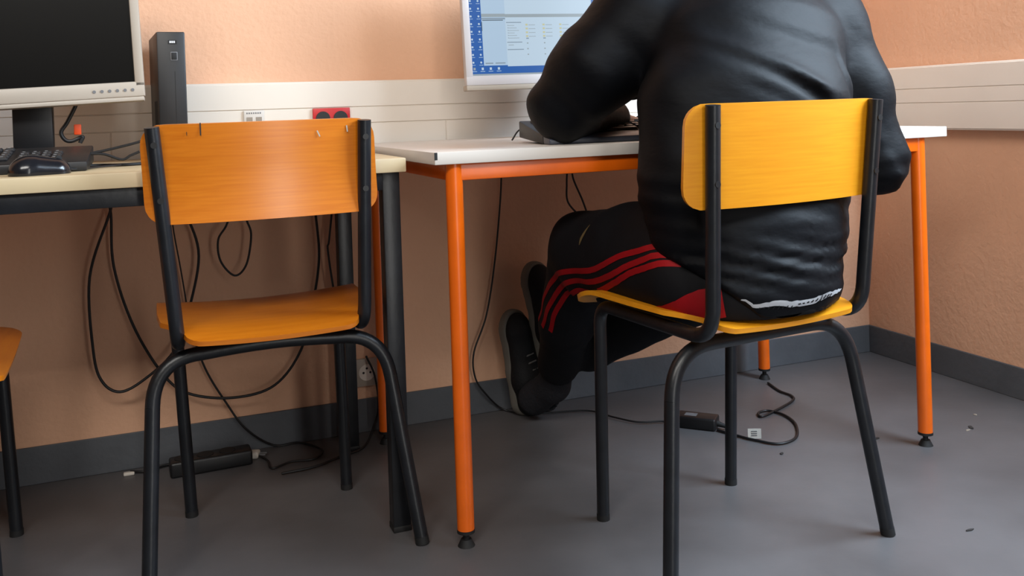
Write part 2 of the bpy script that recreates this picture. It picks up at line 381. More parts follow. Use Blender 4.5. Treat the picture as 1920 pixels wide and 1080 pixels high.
# ------------------------------------------------------------------ chairs
R_DIM = dict(rfx=.254, rfy=-.18, rsx=.202, rsy=-.137, ffx=.164, ffy=.157, ftx=.167, fty=.14, ubx=.171, uby=-.207, utx=.185, uty=-.242, zt=.822, bw=.222, z0=.651, z1=.824, lean=0, tail=.012)
L_DIM = dict(curl=.009, dz=-.012, arch=.006, rfx=.244, rfy=-.196, rsx=.21, rsy=-.125, ffx=.162, ffy=.129, ftx=.166, fty=.110, ubx=.166, uby=-.177, utx=.184, uty=-.217, zt=.815, bw=.204, z0=.644, z1=.819, lean=-.035)
def school_chair(loc, rz, d, label, wood, front_splay=0):
    t = empty('school_chair', loc, rz); tag(t, label, 'chair', 'wooden school chairs with black tube frames')
    dz = d.get('dz', 0); TR = .0125; ZR = .434+dz; ZX = .409+dz; ln = d['lean']
    P = lambda x, y, z: Vector((x+ln*z, y, z))
    fs = front_splay
    for s in (-1, 1):
        top = P(s*d['utx'], d['uty'], d['zt']); ub = P(s*d['ubx'], d['uby'], ZR); ft = P(s*d['ftx'], d['fty'], ZR); ff = P(s*(d['ffx']+fs), d['ffy'], .004)
        path = fillet([top, ub, ft, ff], [0, .055, .04, 0], 10)
        k = 11+11+2          # last point of the front bend
        bm = bmesh.new(); tube(bm, path[:-1], TR, 20); finish('back_upright', bm, M['steel'], t)
        bm = bmesh.new(); tube(bm, [path[-2], path[-1]], TR, 20); lg = finish('leg', bm, M['steel'], t)
        bm = bmesh.new(); tube(bm, [P(s*(d['ffx']+fs), d['ffy'], .012), P(s*(d['ffx']+fs), d['ffy'], 0)], TR+.0005, 20); finish('foot_cap', bm, M['rubber'], lg)
    rl = [P(-d['rfx'], d['rfy'], .004), P(-d['rsx'], d['rsy'], ZX), P(d['rsx'], d['rsy'], ZX), P(d['rfx'], d['rfy'], .004)]
    path = fillet(rl, [0, .085, .085, 0], 12)
    arch = [path[13]+(path[14]-path[13])*k/8+Vector((0, 0, d.get('arch', 0)*math.sin(math.pi*k/8))) for k in range(9)]
    path = path[:13]+arch+path[15:]
    bm = bmesh.new(); tube(bm, path[1:-1], TR+.0006, 20); finish('cross_tube', bm, M['steel'], t)
    for a, b, s in ((path[1], path[0], -1), (path[-2], path[-1], 1)):
        bm = bmesh.new(); tube(bm, [a, b], TR+.0006, 20); lg = finish('leg', bm, M['steel'], t)
        dr = (a-b).normalized()
        bm = bmesh.new(); tube(bm, [b+dr*.01, b-dr*.004], TR+.0010, 20); finish('foot_cap', bm, M['rubber'], lg)
    # seat: moulded ply, dished, front edge rolled down
    y_r, y_f = d['uby']-d.get('tail', .035), d['fty']+d.get('nose', .055); cy = (y_r+y_f)/2; dep = y_f-y_r
    wf = .200
    def seat(u, v):
        def p(u, v):
            x, y = rr_uv(u, v, 2*wf, dep, .035); q = y/(dep/2)
            x *= 1-.06*max(0, -q)-.17*min(1, max(0, (-q-.45)/.25))
            z = .4515+dz+.010*(x/wf)**2+.004
            if q > .55: z -= d.get('roll', .030)*((q-.55)/.45)**2
            if q < -.4: z -= .014*((-q-.4)/.6)**2
            return P(x, y+cy, z)
        a = p(u, v); e = .01
        du = p(min(1, u+e), v)-p(max(0, u-e), v); dv = p(u, min(1, v+e))-p(u, max(0, v-e))
        n = du.cross(dv)
        return a, (n if n.length > 1e-9 else Vector((0, 0, 1)))
    bm = bmesh.new(); sheet(bm, 28, 22, seat, .009); finish('seat', bm, wood, t)
    # backrest: ply bent round the sitter's back, on the sitter's side of the uprights
    h = d['z1']-d['z0']; zc = (d['z0']+d['z1'])/2
    slope = (d['uty']-d['uby'])/(d['zt']-ZR)
    def back(u, v):
        x, zz = rr_uv(u, v, 2*d['bw'], h, .035)
        y = d['uty']+slope*(zc+zz-d['zt'])+TR+.0052
        sag = .020*(1-(x/d['utx'])**2)
        cu = d.get('curl', 0); q = min(0, zz-h*.12)/(h/2); y -= cu*q*q
        return P(x, y-sag, zc+zz), Vector((-.22*x/d['utx'], 1, -slope+2*cu*q/(h/2)))
    bm = bmesh.new(); sheet(bm, 30, 14, back, .009); finish('backrest', bm, wood, t)
    for s in (-1, 1):
        for f in (.25, .80):
            z = d['z0']+h*f; a = (z-ZR)/(d['zt']-ZR)
            x = s*(d['ubx']+(d['utx']-d['ubx'])*a); y = d['uby']+(d['uty']-d['uby'])*a
            bm = bmesh.new(); cyl(bm, P(x, y-TR-.0008, z), P(x, y-TR+.004, z), .0055, seg=16); finish('rivet', bm, M['rivet'], t)
    return t
school_chair((1.18, -.866, 0), .109, R_DIM, 'yellow wooden school chair on which the person in black sits', M['wood2'])
cl = school_chair((.399, -.473, 0), -.007, L_DIM, 'empty orange wooden school chair facing the beige table, scuffed backrest', M['wood'])
for (x, z, w_, h_, a) in ((-.105, .809, .0022, .022, 0), (-.148+.02, .802, .001, .006, .3)):
    bm = bmesh.new(); box(bm, (x-w_/2, 0, z-h_/2), (x+w_/2, .0006, z+h_/2)); yy = L_DIM['uty']+.0125+.0052-.0045-.020*(1-(x/.184)**2)-.0008
    bmesh.ops.translate(bm, verts=bm.verts, vec=(L_DIM['lean']*z, yy, 0)); finish('pen_mark', bm, M['rivet'], cl)
for (x, z, a) in ((.098, .793, .4), (.152, .800, .1)):
    bm = bmesh.new(); box(bm, (-.0012, -.0004, -.006), (.0012, .0004, .006)); yy = L_DIM['uty']+.0125+.0052-.0045-.020*(1-(x/.184)**2)-.0006
    bmesh.ops.transform(bm, matrix=Matrix.Translation((x+L_DIM['lean']*z, yy, z)) @ Matrix.Rotation(-a, 4, 'Y'), verts=bm.verts); finish('scratch', bm, M['bezel'], cl)
C_DIM = dict(R_DIM); C_DIM['lean'] = 0; C_DIM['nose'] = .040; C_DIM['dz'] = -.048; C_DIM['roll'] = .012
school_chair((-.245, -.462, 0), math.radians(-88), C_DIM, 'wooden school chair cut off by the left edge, showing seat corner and one leg', M['wood'], .012)

# ------------------------------------------------------------------ cables
def cable(pts, label, r=.0028, group=None, plug=None, name='cable'):
    bm = bmesh.new(); tube(bm, catmull(pts, 8), r, 10); o = finish(name, bm, M['cable'])
    tag(o, label, 'cable', group); return o
CB = {
    'A': [(0.1, -0.06, 0.649), (0.091, -0.06, 0.613), (0.045, -0.06, 0.472), (0.047, -0.06, 0.301), (0.063, -0.06, 0.231), (0.1, -0.06, 0.202), (0.152, -0.06, 0.223), (0.218, -0.06, 0.279), (0.253, -0.06, 0.364), (0.283, -0.06, 0.5), (0.259, -0.06, 0.597), (0.236, -0.06, 0.624)],
    'B': [(0.086, -0.045, 0.649), (0.094, -0.045, 0.611), (0.096, -0.045, 0.49), (0.133, -0.045, 0.349), (0.193, -0.045, 0.228), (0.251, -0.045, 0.172), (0.354, -0.045, 0.148), (0.45, -0.045, 0.165), (0.517, -0.045, 0.245), (0.552, -0.045, 0.367), (0.569, -0.045, 0.473), (0.564, -0.045, 0.58), (0.563, -0.045, 0.613)],
    'C': [(0.368, -0.08, 0.636), (0.348, -0.08, 0.573), (0.327, -0.08, 0.537), (0.331, -0.08, 0.486), (0.362, -0.08, 0.449), (0.39, -0.08, 0.474), (0.403, -0.08, 0.543), (0.393, -0.08, 0.583), (0.387, -0.08, 0.634)],
    'D': [(0.605, -0.07, 0.619), (0.591, -0.07, 0.514), (0.587, -0.07, 0.488), (0.599, -0.07, 0.38), (0.613, -0.07, 0.285)],
    'K': [(0.227, -0.035, 0.622), (0.229, -0.035, 0.565), (0.243, -0.035, 0.462), (0.254, -0.035, 0.359), (0.25, -0.035, 0.295)],
    'E': [(0.254, -0.035, 0.346), (0.289, -0.035, 0.226), (0.336, -0.035, 0.133), (0.38, -0.035, 0.063), (0.446, -0.012, 0.006), (0.506, -0.022, 0.006), (0.55, -0.097, 0.006), (0.524, -0.15, 0.006), (0.469, -0.145, 0.006), (0.423, -0.166, 0.006), (0.418, -0.105, 0.006), (0.388, -0.036, 0.006)],
    'F': [(0.682, -0.03, 0.203), (0.703, -0.03, 0.149), (0.71, -0.03, 0.072), (0.695, -0.03, 0.019), (0.648, -0.126, 0.006), (0.586, -0.162, 0.006), (0.516, -0.201, 0.006), (0.439, -0.209, 0.006)],
    'G': [(1.071, -0.03, 0.665), (1.063, -0.03, 0.571), (1.042, -0.03, 0.414), (1.013, -0.03, 0.272), (0.974, -0.03, 0.176), (0.974, -0.03, 0.112), (0.999, -0.03, 0.065), (1.058, -0.019, 0.006), (1.117, -0.085, 0.006), (1.254, -0.13, 0.006), (1.294, -0.209, 0.006), (1.331, -0.27, 0.006), (1.388, -0.294, 0.006), (1.428, -0.324, 0.006)],
    'H': [(1.235, -0.1, 0.667), (1.231, -0.1, 0.616), (1.234, -0.1, 0.565), (1.279, -0.1, 0.516), (1.292, -0.1, 0.506)],
    'H2': [(1.248, -0.1, 0.666), (1.251, -0.1, 0.629), (1.276, -0.1, 0.57), (1.291, -0.1, 0.525), (1.292, -0.1, 0.506)],
    'I': [(1.482, -0.407, 0.004), (1.501, -0.459, 0.004), (1.519, -0.501, 0.004), (1.557, -0.552, 0.004), (1.621, -0.536, 0.004), (1.68, -0.459, 0.004), (1.698, -0.39, 0.004), (1.682, -0.344, 0.004), (1.65, -0.347, 0.004), (1.639, -0.374, 0.004), (1.689, -0.357, 0.004), (1.788, -0.308, 0.004), (1.816, -0.27, 0.004), (1.814, -0.22, 0.004), (1.832, -0.143, 0.004)],
    'J1': [(0.075, -0.42, 0.767), (0.104, -0.42, 0.772), (0.142, -0.42, 0.78), (0.177, -0.42, 0.789)],
    'J2': [(0.073, -0.42, 0.766), (0.099, -0.42, 0.764), (0.13, -0.42, 0.752), (0.146, -0.42, 0.759), (0.163, -0.42, 0.766)],
    'M': [(0.048, -0.25, 0.883), (0.04, -0.25, 0.86), (0.024, -0.25, 0.828), (0.012, -0.25, 0.808), (0.019, -0.25, 0.792), (0.032, -0.25, 0.789), (0.052, -0.25, 0.797), (0.047, -0.25, 0.784)],
}
cable(CB['A'], 'black cable in a deep hanging loop under the beige table, left of the chair', .0032)
cable(CB['B'], 'long black cable sagging in the widest curve below the beige table, behind the empty chair', .0032)
cable(CB['C'], 'small closed loop of black cable hanging below the middle of the empty chair backrest', .0026)
cable(CB['D'], 'black cable hanging beside the rear black table leg under the chair backrest', .0026)
cable(CB['K'], 'thin black cable hanging straight down behind the left upright of the empty chair', .0018)
cable(CB['E'], 'black cable running from the seat down the plinth and curling on the floor', .0026)
cable(CB['F'], 'black cable dropping past the wall outlet and trailing along the floor', .0028)
cable(CB['G'], 'thin black cable down the wall between the left front orange leg and the shoes', .0024)
cable(CB['H'], 'left one of two short black cables hanging under the orange rail above the knee', .0026)
cable(CB['H2'], 'right one of two short black cables hanging under the orange rail above the knee', .0026)
cable(CB['I'], 'black cable looping on the floor from the power adapter to the rear orange leg', .0032)
cable(CB['J1'], 'black cable rising to the right across the beige tabletop behind the keyboard', .0026)
cable(CB['J2'], 'curled black cable lying on the beige tabletop right of the keyboard', .0026)
cable([(.06, -.38, .742), (.09, -.37, .741), (.13, -.40, .741), (.18, -.38, .741), (.24, -.35, .741)], 'flat lying black cable along the beige tabletop toward the computer tower', .003)
cable(CB['M'], 'thick black cable hanging from the dark monitor behind its stand', .0042)
cable([(1.05, -.535, .772), (1.0, -.50, .785), (.955, -.47, .780), (.935, -.46, .755)], 'thin dark lead curling from the left end of the keyboard on the white table', .0018)
cable([(.115, -.035, .006), (.15, -.05, .006), (.20, -.03, .006), (.27, -.04, .008), (.33, -.03, .006)], 'black cable end lying on the floor along the plinth left of the power strip', .0028)
# power adapter lying on the floor
t = empty('power_adapter', (1.4575, -.354, 0), math.radians(-46))
tag(t, 'black laptop power adapter lying on the floor under the orange table', 'power adapter')
bm = bmesh.new(); box(bm, (-.052, -.026, 0), (.052, .026, .030), .005, 3); finish('case', bm, M['black'], t)
bm = bmesh.new(); box(bm, (-.03, -.012, .030), (.0, .010, .0305)); finish('printed_label', bm, M['ink'], t)
bm = bmesh.new(); cyl(bm, (.05, 0, .014), (.075, 0, .008), .008, .004); finish('strain_relief', bm, M['rubber'], t)
# label on the cable
t = empty('cable_tag', (1.531, -.494, 0), .9); tag(t, 'white printed paper tag wrapped round the floor cable', 'tag')
bm = bmesh.new(); box(bm, (-.016, -.0006, .002), (.016, .0006, .026)); finish('paper_flag', bm, M['paper'], t)
bm = bmesh.new()
for k in range(3): box(bm, (-.008, -.0012, .009+k*.005), (.006, -.0006, .011+k*.005))
finish('printed_lines', bm, M['ink'], t)
t.rotation_euler = (0, 0, -.45)
# power strip in the shade
t = empty('power_strip', (.30, -.085, 0), .05); tag(t, 'black power strip with white plug on the floor behind the empty chair', 'power strip')
bm = bmesh.new(); box(bm, (-.10, -.026, 0), (.085, .026, .036), .006, 3); finish('case', bm, M['black'], t)
for k in range(3):
    bm = bmesh.new(); cyl(bm, (-.07+k*.05, 0, .034), (-.07+k*.05, 0, .0375), .019, seg=24); finish('socket_well', bm, M['rubber'], t)
t = empty('white_plug', (.385, -.055, 0), -.35); tag(t, 'white plug lying on the floor at the end of the power strip', 'plug')
bm = bmesh.new(); box(bm, (-.022, -.014, 0), (.022, .014, .016), .005, 3); finish('plug_body', bm, M['paper'], t)
bm = bmesh.new(); cyl(bm, (.022, -.006, .008), (.038, -.006, .008), .0022); cyl(bm, (.022, .006, .008), (.038, .006, .008), .0022); finish('pin', bm, M['ink'], t)
bm = bmesh.new(); box(bm, (-.012, -.006, 0), (.012, .006, .007), .002); o = finish('connector', bm, M['paper']); o.location = (.112, -.040, 0)
tag(o, 'small white cable connector on the floor near the plinth, left of the empty chair', 'connector')
bm = bmesh.new(); box(bm, (-.007, -.002, -.011), (.007, .002, .011), .002); o = finish('cord_tag', bm, M['tag']); o.location = (.044, -.262, .8125)
tag(o, 'small orange plastic tag beside the monitor stand', 'tag')
# crumbs and paper scraps
rr = random.Random(3)
for (x, y, sx, sy, mname, lab) in ((2.047, -.663, .012, .006, 'debris2', 'dark leaf shaped scrap on the floor near the right plinth'), (2.025, -.675, .008, .003, 'debris', 'pale splinter beside the dark scrap on the floor'), (2.131, -.60, .005, .004, 'debris', 'tiny white crumb on the floor closest to the right plinth'),
      (1.79, -.62, .010, .005, 'debris2', 'dark flat crumb on the floor left of the front orange leg'), (1.53, -.60, .007, .004, 'debris2', 'brown speck on the floor in front of the cable tag'), (1.60, -1.07, .010, .003, 'debris2', 'thin black fleck on the floor right of the rear chair foot')):
    bm = bmesh.new(); n = 9
    vs = [bm.verts.new((math.cos(a)*sx*(.7+.4*rr.random()), math.sin(a)*sy*(.7+.4*rr.random()), 0)) for a in [2*math.pi*k/n for k in range(n)]]
    f = bm.faces.new(vs); r_ = bmesh.ops.extrude_face_region(bm, geom=[f]); bmesh.ops.translate(bm, vec=(0, 0, .0018), verts=[v for v in r_['geom'] if isinstance(v, bmesh.types.BMVert)])
    o = finish('floor_scrap', bm, M[mname]); o.location = (x, y, .0002); o.rotation_euler = (0, 0, rr.random()*2); tag(o, lab, 'scrap', 'scraps on the floor')

# ------------------------------------------------------------------ computer things
def keyboard(loc, rz, label, W=.45, D=.16, tilt=4, palm=False):
    t = empty('keyboard', loc, rz); tag(t, label, 'keyboard', 'black computer keyboards')
    sl = math.tan(math.radians(tilt))
    bm = bmesh.new(); box(bm, (-W/2, -D/2, 0), (W/2, D/2, .018), .003, 2)
    for v in bm.verts:
        if v.co.z > .009: v.co.z += (v.co.y+D/2)*sl+.0
        v.co.z += max(0, (v.co.y+D/2))*sl*.55
    finish('case', bm, M['black'], t)
    for s in (-1, 1):
        bm = bmesh.new(); box(bm, (s*W*.4-.01, D/2-.02, 0), (s*W*.4+.01, D/2-.01, D*sl*.55+.004)); finish('folding_foot', bm, M['rubber'], t)
    if palm:
        bm = bmesh.new(); box(bm, (-W/2, -D/2-.040, 0), (W/2, -D/2-.0005, .016), .004, 3)
        for v in bm.verts:
            if v.co.z > .008: v.co.z += (v.co.y+D/2+.02)*.22
        finish('palm_rest', bm, M['palm'], t)
    top = lambda y: .018+(y+D/2)*sl*1.55
    mesh = {}; px = W*.0466
    rows = [(-.052, [(0, 1)]*3+[(0, 6)]+[(0, 1)]*4), (-.033, [(0, 1)]*13+[(0, 1)]), (-.014, [(0, 1)]*14), (.005, [(0, 1)]*14), (.024, [(0, 1)]*14), (.052, [(0, 1)]*14)]
    def key(x, y, w_):
        if w_ not in mesh:
            bm = bmesh.new(); hw = px*w_/2-.0015
            box(bm, (-hw, -.0078, 0), (hw, .0078, .0065), .0022, 2)
            for v in bm.verts:
                if v.co.z > .004: v.co.x *= .86 if w_ == 1 else .97; v.co.y = v.co.y*.8+.0005
            box(bm, (-.004, .0005, .0064), (.001, .0035, .0067), mi=1)
            bmesh.ops.recalc_face_normals(bm, faces=bm.faces); me = bpy.data.meshes.new('key'); bm.to_mesh(me); bm.free()
            me.materials.append(M['key']); me.materials.append(M['keymark']); mesh[w_] = me
        o = bpy.data.objects.new('key', mesh[w_]); COL.objects.link(o); o.parent = t
        o.location = (x, y, top(y)-.0005); o.rotation_euler = (math.atan(sl*1.55), 0, 0)
    for y, ks in rows:
        x = -W/2+.018
        for _, w_ in ks:
            key(x+px*w_/2, y, w_); x += px*w_
    xn = -W/2+.018+px*14+.012
    for i in range(4):
        for j, y in enumerate((-.052, -.033, -.014, .005)): key(xn+px*(i+.5)*.93, y, 1)
    return t
keyboard((-.145, -.425, .7376), -.03, 'black keyboard on the beige table in front of the dark monitor', .44, .155, 6)
keyboard((1.19, -.572, .7505), -.06, 'black keyboard on the white table under the person\'s arm', .50, .155, 7, palm=True)
# mouse
def mouse():
    t = empty('computer_mouse', (.0, -.560, .7376), math.radians(-72)); tag(t, 'glossy black computer mouse at the edge of the beige table', 'mouse')
    F = Field((-.04, -.07, -.01), (.04, .07, .05), .002)
    F.cone((0, -.022, .006), (0, .024, .004), .030, .026, .01, (1, 1, 1)); F.cone((0, -.012, .012), (0, .018, .006), .024, .020, .01)
    me = F.mesh('shell'); co = np.array([v.co for v in me.vertices]);
    for v in me.vertices:
        v.co.z = max(0, v.co.z)*.95
    m_ = mat('mouse_gloss', (22, 23, 28), .2, .5); link('shell', me, m_, t)
    bm = bmesh.new(); cyl(bm, (-.003, .030, .026), (.003, .030, .026), .006); finish('scroll_wheel', bm, M['rubber'], t)
mouse()
cable([(.03, -.535, .745), (.06, -.50, .741), (.08, -.46, .741), (.11, -.42, .741), (.2, -.33, .741)], 'thin mouse lead running back across the beige tabletop', .0018)
# tower
def tower():
    t = empty('computer_tower', (.2325, -.26, .7376), 0); tag(t, 'slim black computer tower standing upright on the beige table', 'computer')
    W, D, H = .058, .225, .278; rz = math.radians(3.5)
    t.rotation_euler = (0, 0, rz)
    bm = bmesh.new(); box(bm, (-W/2, 0.006, 0), (W/2, D, H), .002, 2); finish('case', bm, M['tower'], t)
    bm = bmesh.new(); box(bm, (-W/2, -.002, 0), (W/2, .007, H), .003, 2); finish('front_panel', bm, M['tower'], t)
    bm = bmesh.new(); box(bm, (-.006, -.003, H-.026), (.012, -.0015, H-.018)); o = finish('logo_plate', bm, M['rubber'], t)
    bm = bmesh.new()
    for k in range(3): box(bm, (-.003+k*.004, -.0034, H-.0243), (.0002+k*.004, -.0028, H-.0197))
    finish('silver_logo', bm, M['hem'], o)
    bm = bmesh.new(); box(bm, (-.002, -.0034, H-.062), (.013, -.0015, H-.043), .0015); box(bm, (.000, -.0042, H-.060), (.011, -.003, H-.045), .001, mi=1); finish('power_button', bm, [M['ink'], M['rubber']], t)
    bm = bmesh.new()
    for k in range(9): box(bm, (-W/2-.0008, .03+k*.008, .07), (-W/2+.0005, .034+k*.008, .13))
    finish('side_vent', bm, M['rubber'], t)
    bm = bmesh.new(); box(bm, (.006, -.0026, .01), (.0068, -.0018, H-.085)); finish('panel_seam', bm, M['rubber'], t)
tower()
def monitor_dark():
    t = empty('monitor', (-.075, -.33, .7376), math.radians(-3)); tag(t, 'switched off monitor with beige bezel and black stand on the beige table', 'monitor')
    p = empty('tilt_head', (0, 0, .13)); p.parent = t; p.rotation_euler = (math.radians(-4), math.radians(-2.2), 0)
    W, H = .505, .335
    bz = .0
    bm = bmesh.new()
    x0, x1, zb, zt = -W/2, W/2, 0, H
    for a, b in (((x0, 0, zb), (x1, .022, zb+.031)), ((x0, 0, zt-.018), (x1, .022, zt)), ((x0, 0, zb+.02), (x0+.018, .022, zt-.01)), ((x1-.018, 0, zb+.02), (x1, .022, zt-.01))): box(bm, a, b, .003, 2)
    o = finish('bezel', bm, M['bezel'], p)
    bm = bmesh.new(); box(bm, (x0+.01, .018, zb+.01), (x1-.01, .045, zt-.01), .01, 3); finish('rear_housing', bm, M['bezel'], p)
    bm = bmesh.new(); box(bm, (x0+.016, .004, zb+.029), (x1-.016, .012, zt-.016)); finish('screen', bm, M['dark_screen'], p)
    bm = bmesh.new(); box(bm, (x0+.002, .002, -.009), (x1-.002, .03, .001), .003, 2); finish('lower_lip', bm, M['bezel'], p)
    for k in range(6):
        bm = bmesh.new(); cyl(bm, (x1-.095+k*.0145, -.001, .014), (x1-.095+k*.0145, .003, .014), .0032, seg=14); finish('control_button', bm, M['ink'], o)
    bm = bmesh.new(); box(bm, (.02-.037+.0, .05, -.10), (.02+.037, .075, .08), .003); finish('stand_neck', bm, M['black'], t).location = (-.02+.055-.02, 0, .12)
    bm = bmesh.new(); box(bm, (-.10, .005, 0), (.12, .15, .012), .005, 3); finish('stand_base', bm, M['black'], t)
    return t, p
monitor_dark()
def monitor_lit():
    t = empty('monitor', (1.115, -.27, .7505), math.radians(0)); tag(t, 'lit monitor showing a blue desktop with a white window, on the white table', 'monitor')
    p = empty('tilt_head', (0, 0, .1235)); p.parent = t; p.rotation_euler = (math.radians(-3), math.radians(-.6), 0)
    W, H = .433, .345; x0, x1 = -W/2, W/2
    bm = bmesh.new()
    for a, b in (((x0, 0, 0.012), (x1, .02, .036)), ((x0, 0, H-.02), (x1, .02, H)), ((x0, 0, .03), (x0+.018, .02, H-.01)), ((x1-.018, 0, .03), (x1, .02, H-.01))): box(bm, a, b, .003, 2)
    finish('bezel', bm, M['bezel_white'], p)
    bm = bmesh.new(); box(bm, (x0, .0015, 0), (x1, .03, .0135), .003, 2); finish('lower_lip', bm, M['bezel'], p)
    bm = bmesh.new(); box(bm, (x0+.008, .018, .008), (x1-.008, .05, H-.008), .01, 3); finish('rear_housing', bm, M['black'], p)
    mats = [M['s_blue'], M['s_white'], M['s_pane'], M['s_grey'], M['s_dark'], M['s_yellow'], M['s_line']]
    bm = bmesh.new(); lay = [0]
    X0, Z0 = x0+.016, .034; SW, SH = W-.032, H-.052
    def q(x, z, w_, h_, mi, l):
        y = .006-.0003*l; vs = [bm.verts.new((X0+a, y, Z0+b)) for a, b in ((x, z), (x+w_, z), (x+w_, z+h_), (x, z+h_))]
        bm.faces.new(vs).material_index = mi
    box(bm, (X0, .0065, Z0), (X0+SW, .012, Z0+SH), mi=0)
    q(0, 0, SW, .006, 3, 1)                     # task bar
    q(0, 0, .05, .0025, 6, 2)
    # window with two panes, measured in metres on the screen
    wx, wz = .033, .026
    q(wx, wz, .30, .215, 2, 1); q(wx+.004, wz+.005, .058, .185-.077, 2, 2); q(wx+.062, wz-.003, .235, .22, 1, 2)
    q(wx, wz+.113, .062, .004, 6, 3); q(wx+.002, wz+.110, .054, .0018, 4, 4); q(wx-.001, wz+.085, .0018, .022, 4, 4)
    q(wx+.062, wz+.118, .235, .008, 3, 3); q(wx, wz+.119, .062, .008, 3, 3)
    q(wx+.004, wz+.004, .020, .003, 6, 3); q(wx+.030, wz+.004, .026, .003, 6, 3)
    for zz, ww in ((.104, .040), (.055, .040), (.037, .043)): q(wx+.064, wz+zz, ww, .0022, 6, 3)
    for k in range(6): q(wx+.067, wz+.097-k*.0062, .018+.006*((k*7) % 3), .0012, 3, 3); q(wx+.067, wz+.097-k*.0062, .0016, .002, 6, 4)
    q(wx+.067, wz+.0485, .014, .0015, 3, 3)
    for c in range(4):
        for k in range(4): q(wx+.115+c*.046, wz+.097-k*.0095, .006, .0045, 5, 3); q(wx+.123+c*.046, wz+.098-k*.0095, .018, .0013, 3, 3)
        q(wx+.115+c*.046, wz+.064, .007, .0028, 6, 3)
        for k in range(3): q(wx+.116+c*.046, wz+.052-k*.014, .004, .003, 3, 3)
    for k in range(12):
        for c in (0, 1):
            zz = .033+k*.0188
            cx = .006+c*.020; n = 8
            if c == 0 or k > -1:
                vs = [bm.verts.new((X0+cx+.0026*math.cos(a), .0052, Z0+zz+.0026*math.sin(a)+.001)) for a in [2*math.pi*i/n for i in range(n)]]
                bm.faces.new(vs).material_index = 1
            q(cx-.005, zz-.006, .010, .0012, 2, 2)
    for k in range(4):
        cx = .008+k*.021; q(cx-.0028, .0155, .0055, .006, 1 if k else 3, 2); q(cx-.006, .0115, .012, .0014, 2, 2)
    finish('screen', bm, mats, p, smooth=False)
    bm = bmesh.new(); box(bm, (.0, .045, .01), (.07, .065, .20), .003); finish('stand_neck', bm, M['black'], t)
    bm = bmesh.new(); box(bm, (-.02, -.03, 0), (.16, .13, .012), .005, 3); finish('stand_base', bm, M['black'], t)
monitor_lit()

# ------------------------------------------------------------------ the person
V3 = lambda *a: np.array(a, float)
person = empty('person', (1.215, -.93, 0)); tag(person, 'person in dark jacket and black tracksuit trousers with red stripes, seated seen from behind', 'person')
ORG = Vector((1.215, -.93, 0))
def pmesh(name, me, m, parent=None):
    """meshes for the person are modelled in world coordinates, then moved to the person's origin"""
    me.transform(Matrix.Translation(-ORG)); return link(name, me, m, parent or person)
YAW = .109
SH_R, EL_R, WR_R = V3(1.522, -.775, .985), V3(1.597, -.85, .690), V3(1.475, -.775, .800)
SH_L, EL_L, WR_L = V3(1.105, -.745, .985), V3(.970, -.665, .827), V3(1.14, -.545, .800)
KN_L, AN_L = V3(1.055, -.56, .52), V3(1.125, -.21, .115)
HIP_L, HIP_R = V3(1.105, -.93, .548), V3(1.295, -.90, .535)
KN_R, AN_R = V3(1.345, -.56, .400), V3(1.182, -.18, .18)
SPINE = [V3(1.215, -.93, .56), V3(1.215, -.94, .68), V3(1.25, -.90, .82), V3(1.305, -.83, .93), V3(1.325, -.775, 1.01)]

def hand(F, wrist, d, palm_n, side, spread=.24, curl=.45):
    """palm, four unequal bent fingers and a thumb from the side of the palm"""
    d = d/np.linalg.norm(d); n = palm_n-d*np.dot(palm_n, d); n /= np.linalg.norm(n); s = np.cross(d, n)*side
    for off in (-.027, -.009, .009, .027):
        F.cone(wrist+d*.012+s*off*.6, wrist+d*.085+s*off, .015, .0125, .008)
    for i, (off, ln) in enumerate(((-.029, .058), (-.010, .072), (.010, .078), (.029, .070))):
        a = wrist+d*.087+s*off; dd = d+s*spread*(off/.03)*.35; dd /= np.linalg.norm(dd)
        p = a
        ang = .15
        for k, f in enumerate((.45, .30, .25)):
            ang += curl*(.6+.2*k); v = dd*math.cos(ang)+n*math.sin(ang); q = p+v*ln*f
            F.cone(p, q, .0092-.0008*k, .0086-.0009*k, .003); p = q
    a = wrist+d*.025+s*.030; b = a+(d*.6+s*.65+n*.25)*.034; c = b+(d*.85+s*.25+n*.35)*.030
    F.cone(a, b, .0135, .0110, .008); F.cone(b, c, .0105, .0085, .004)
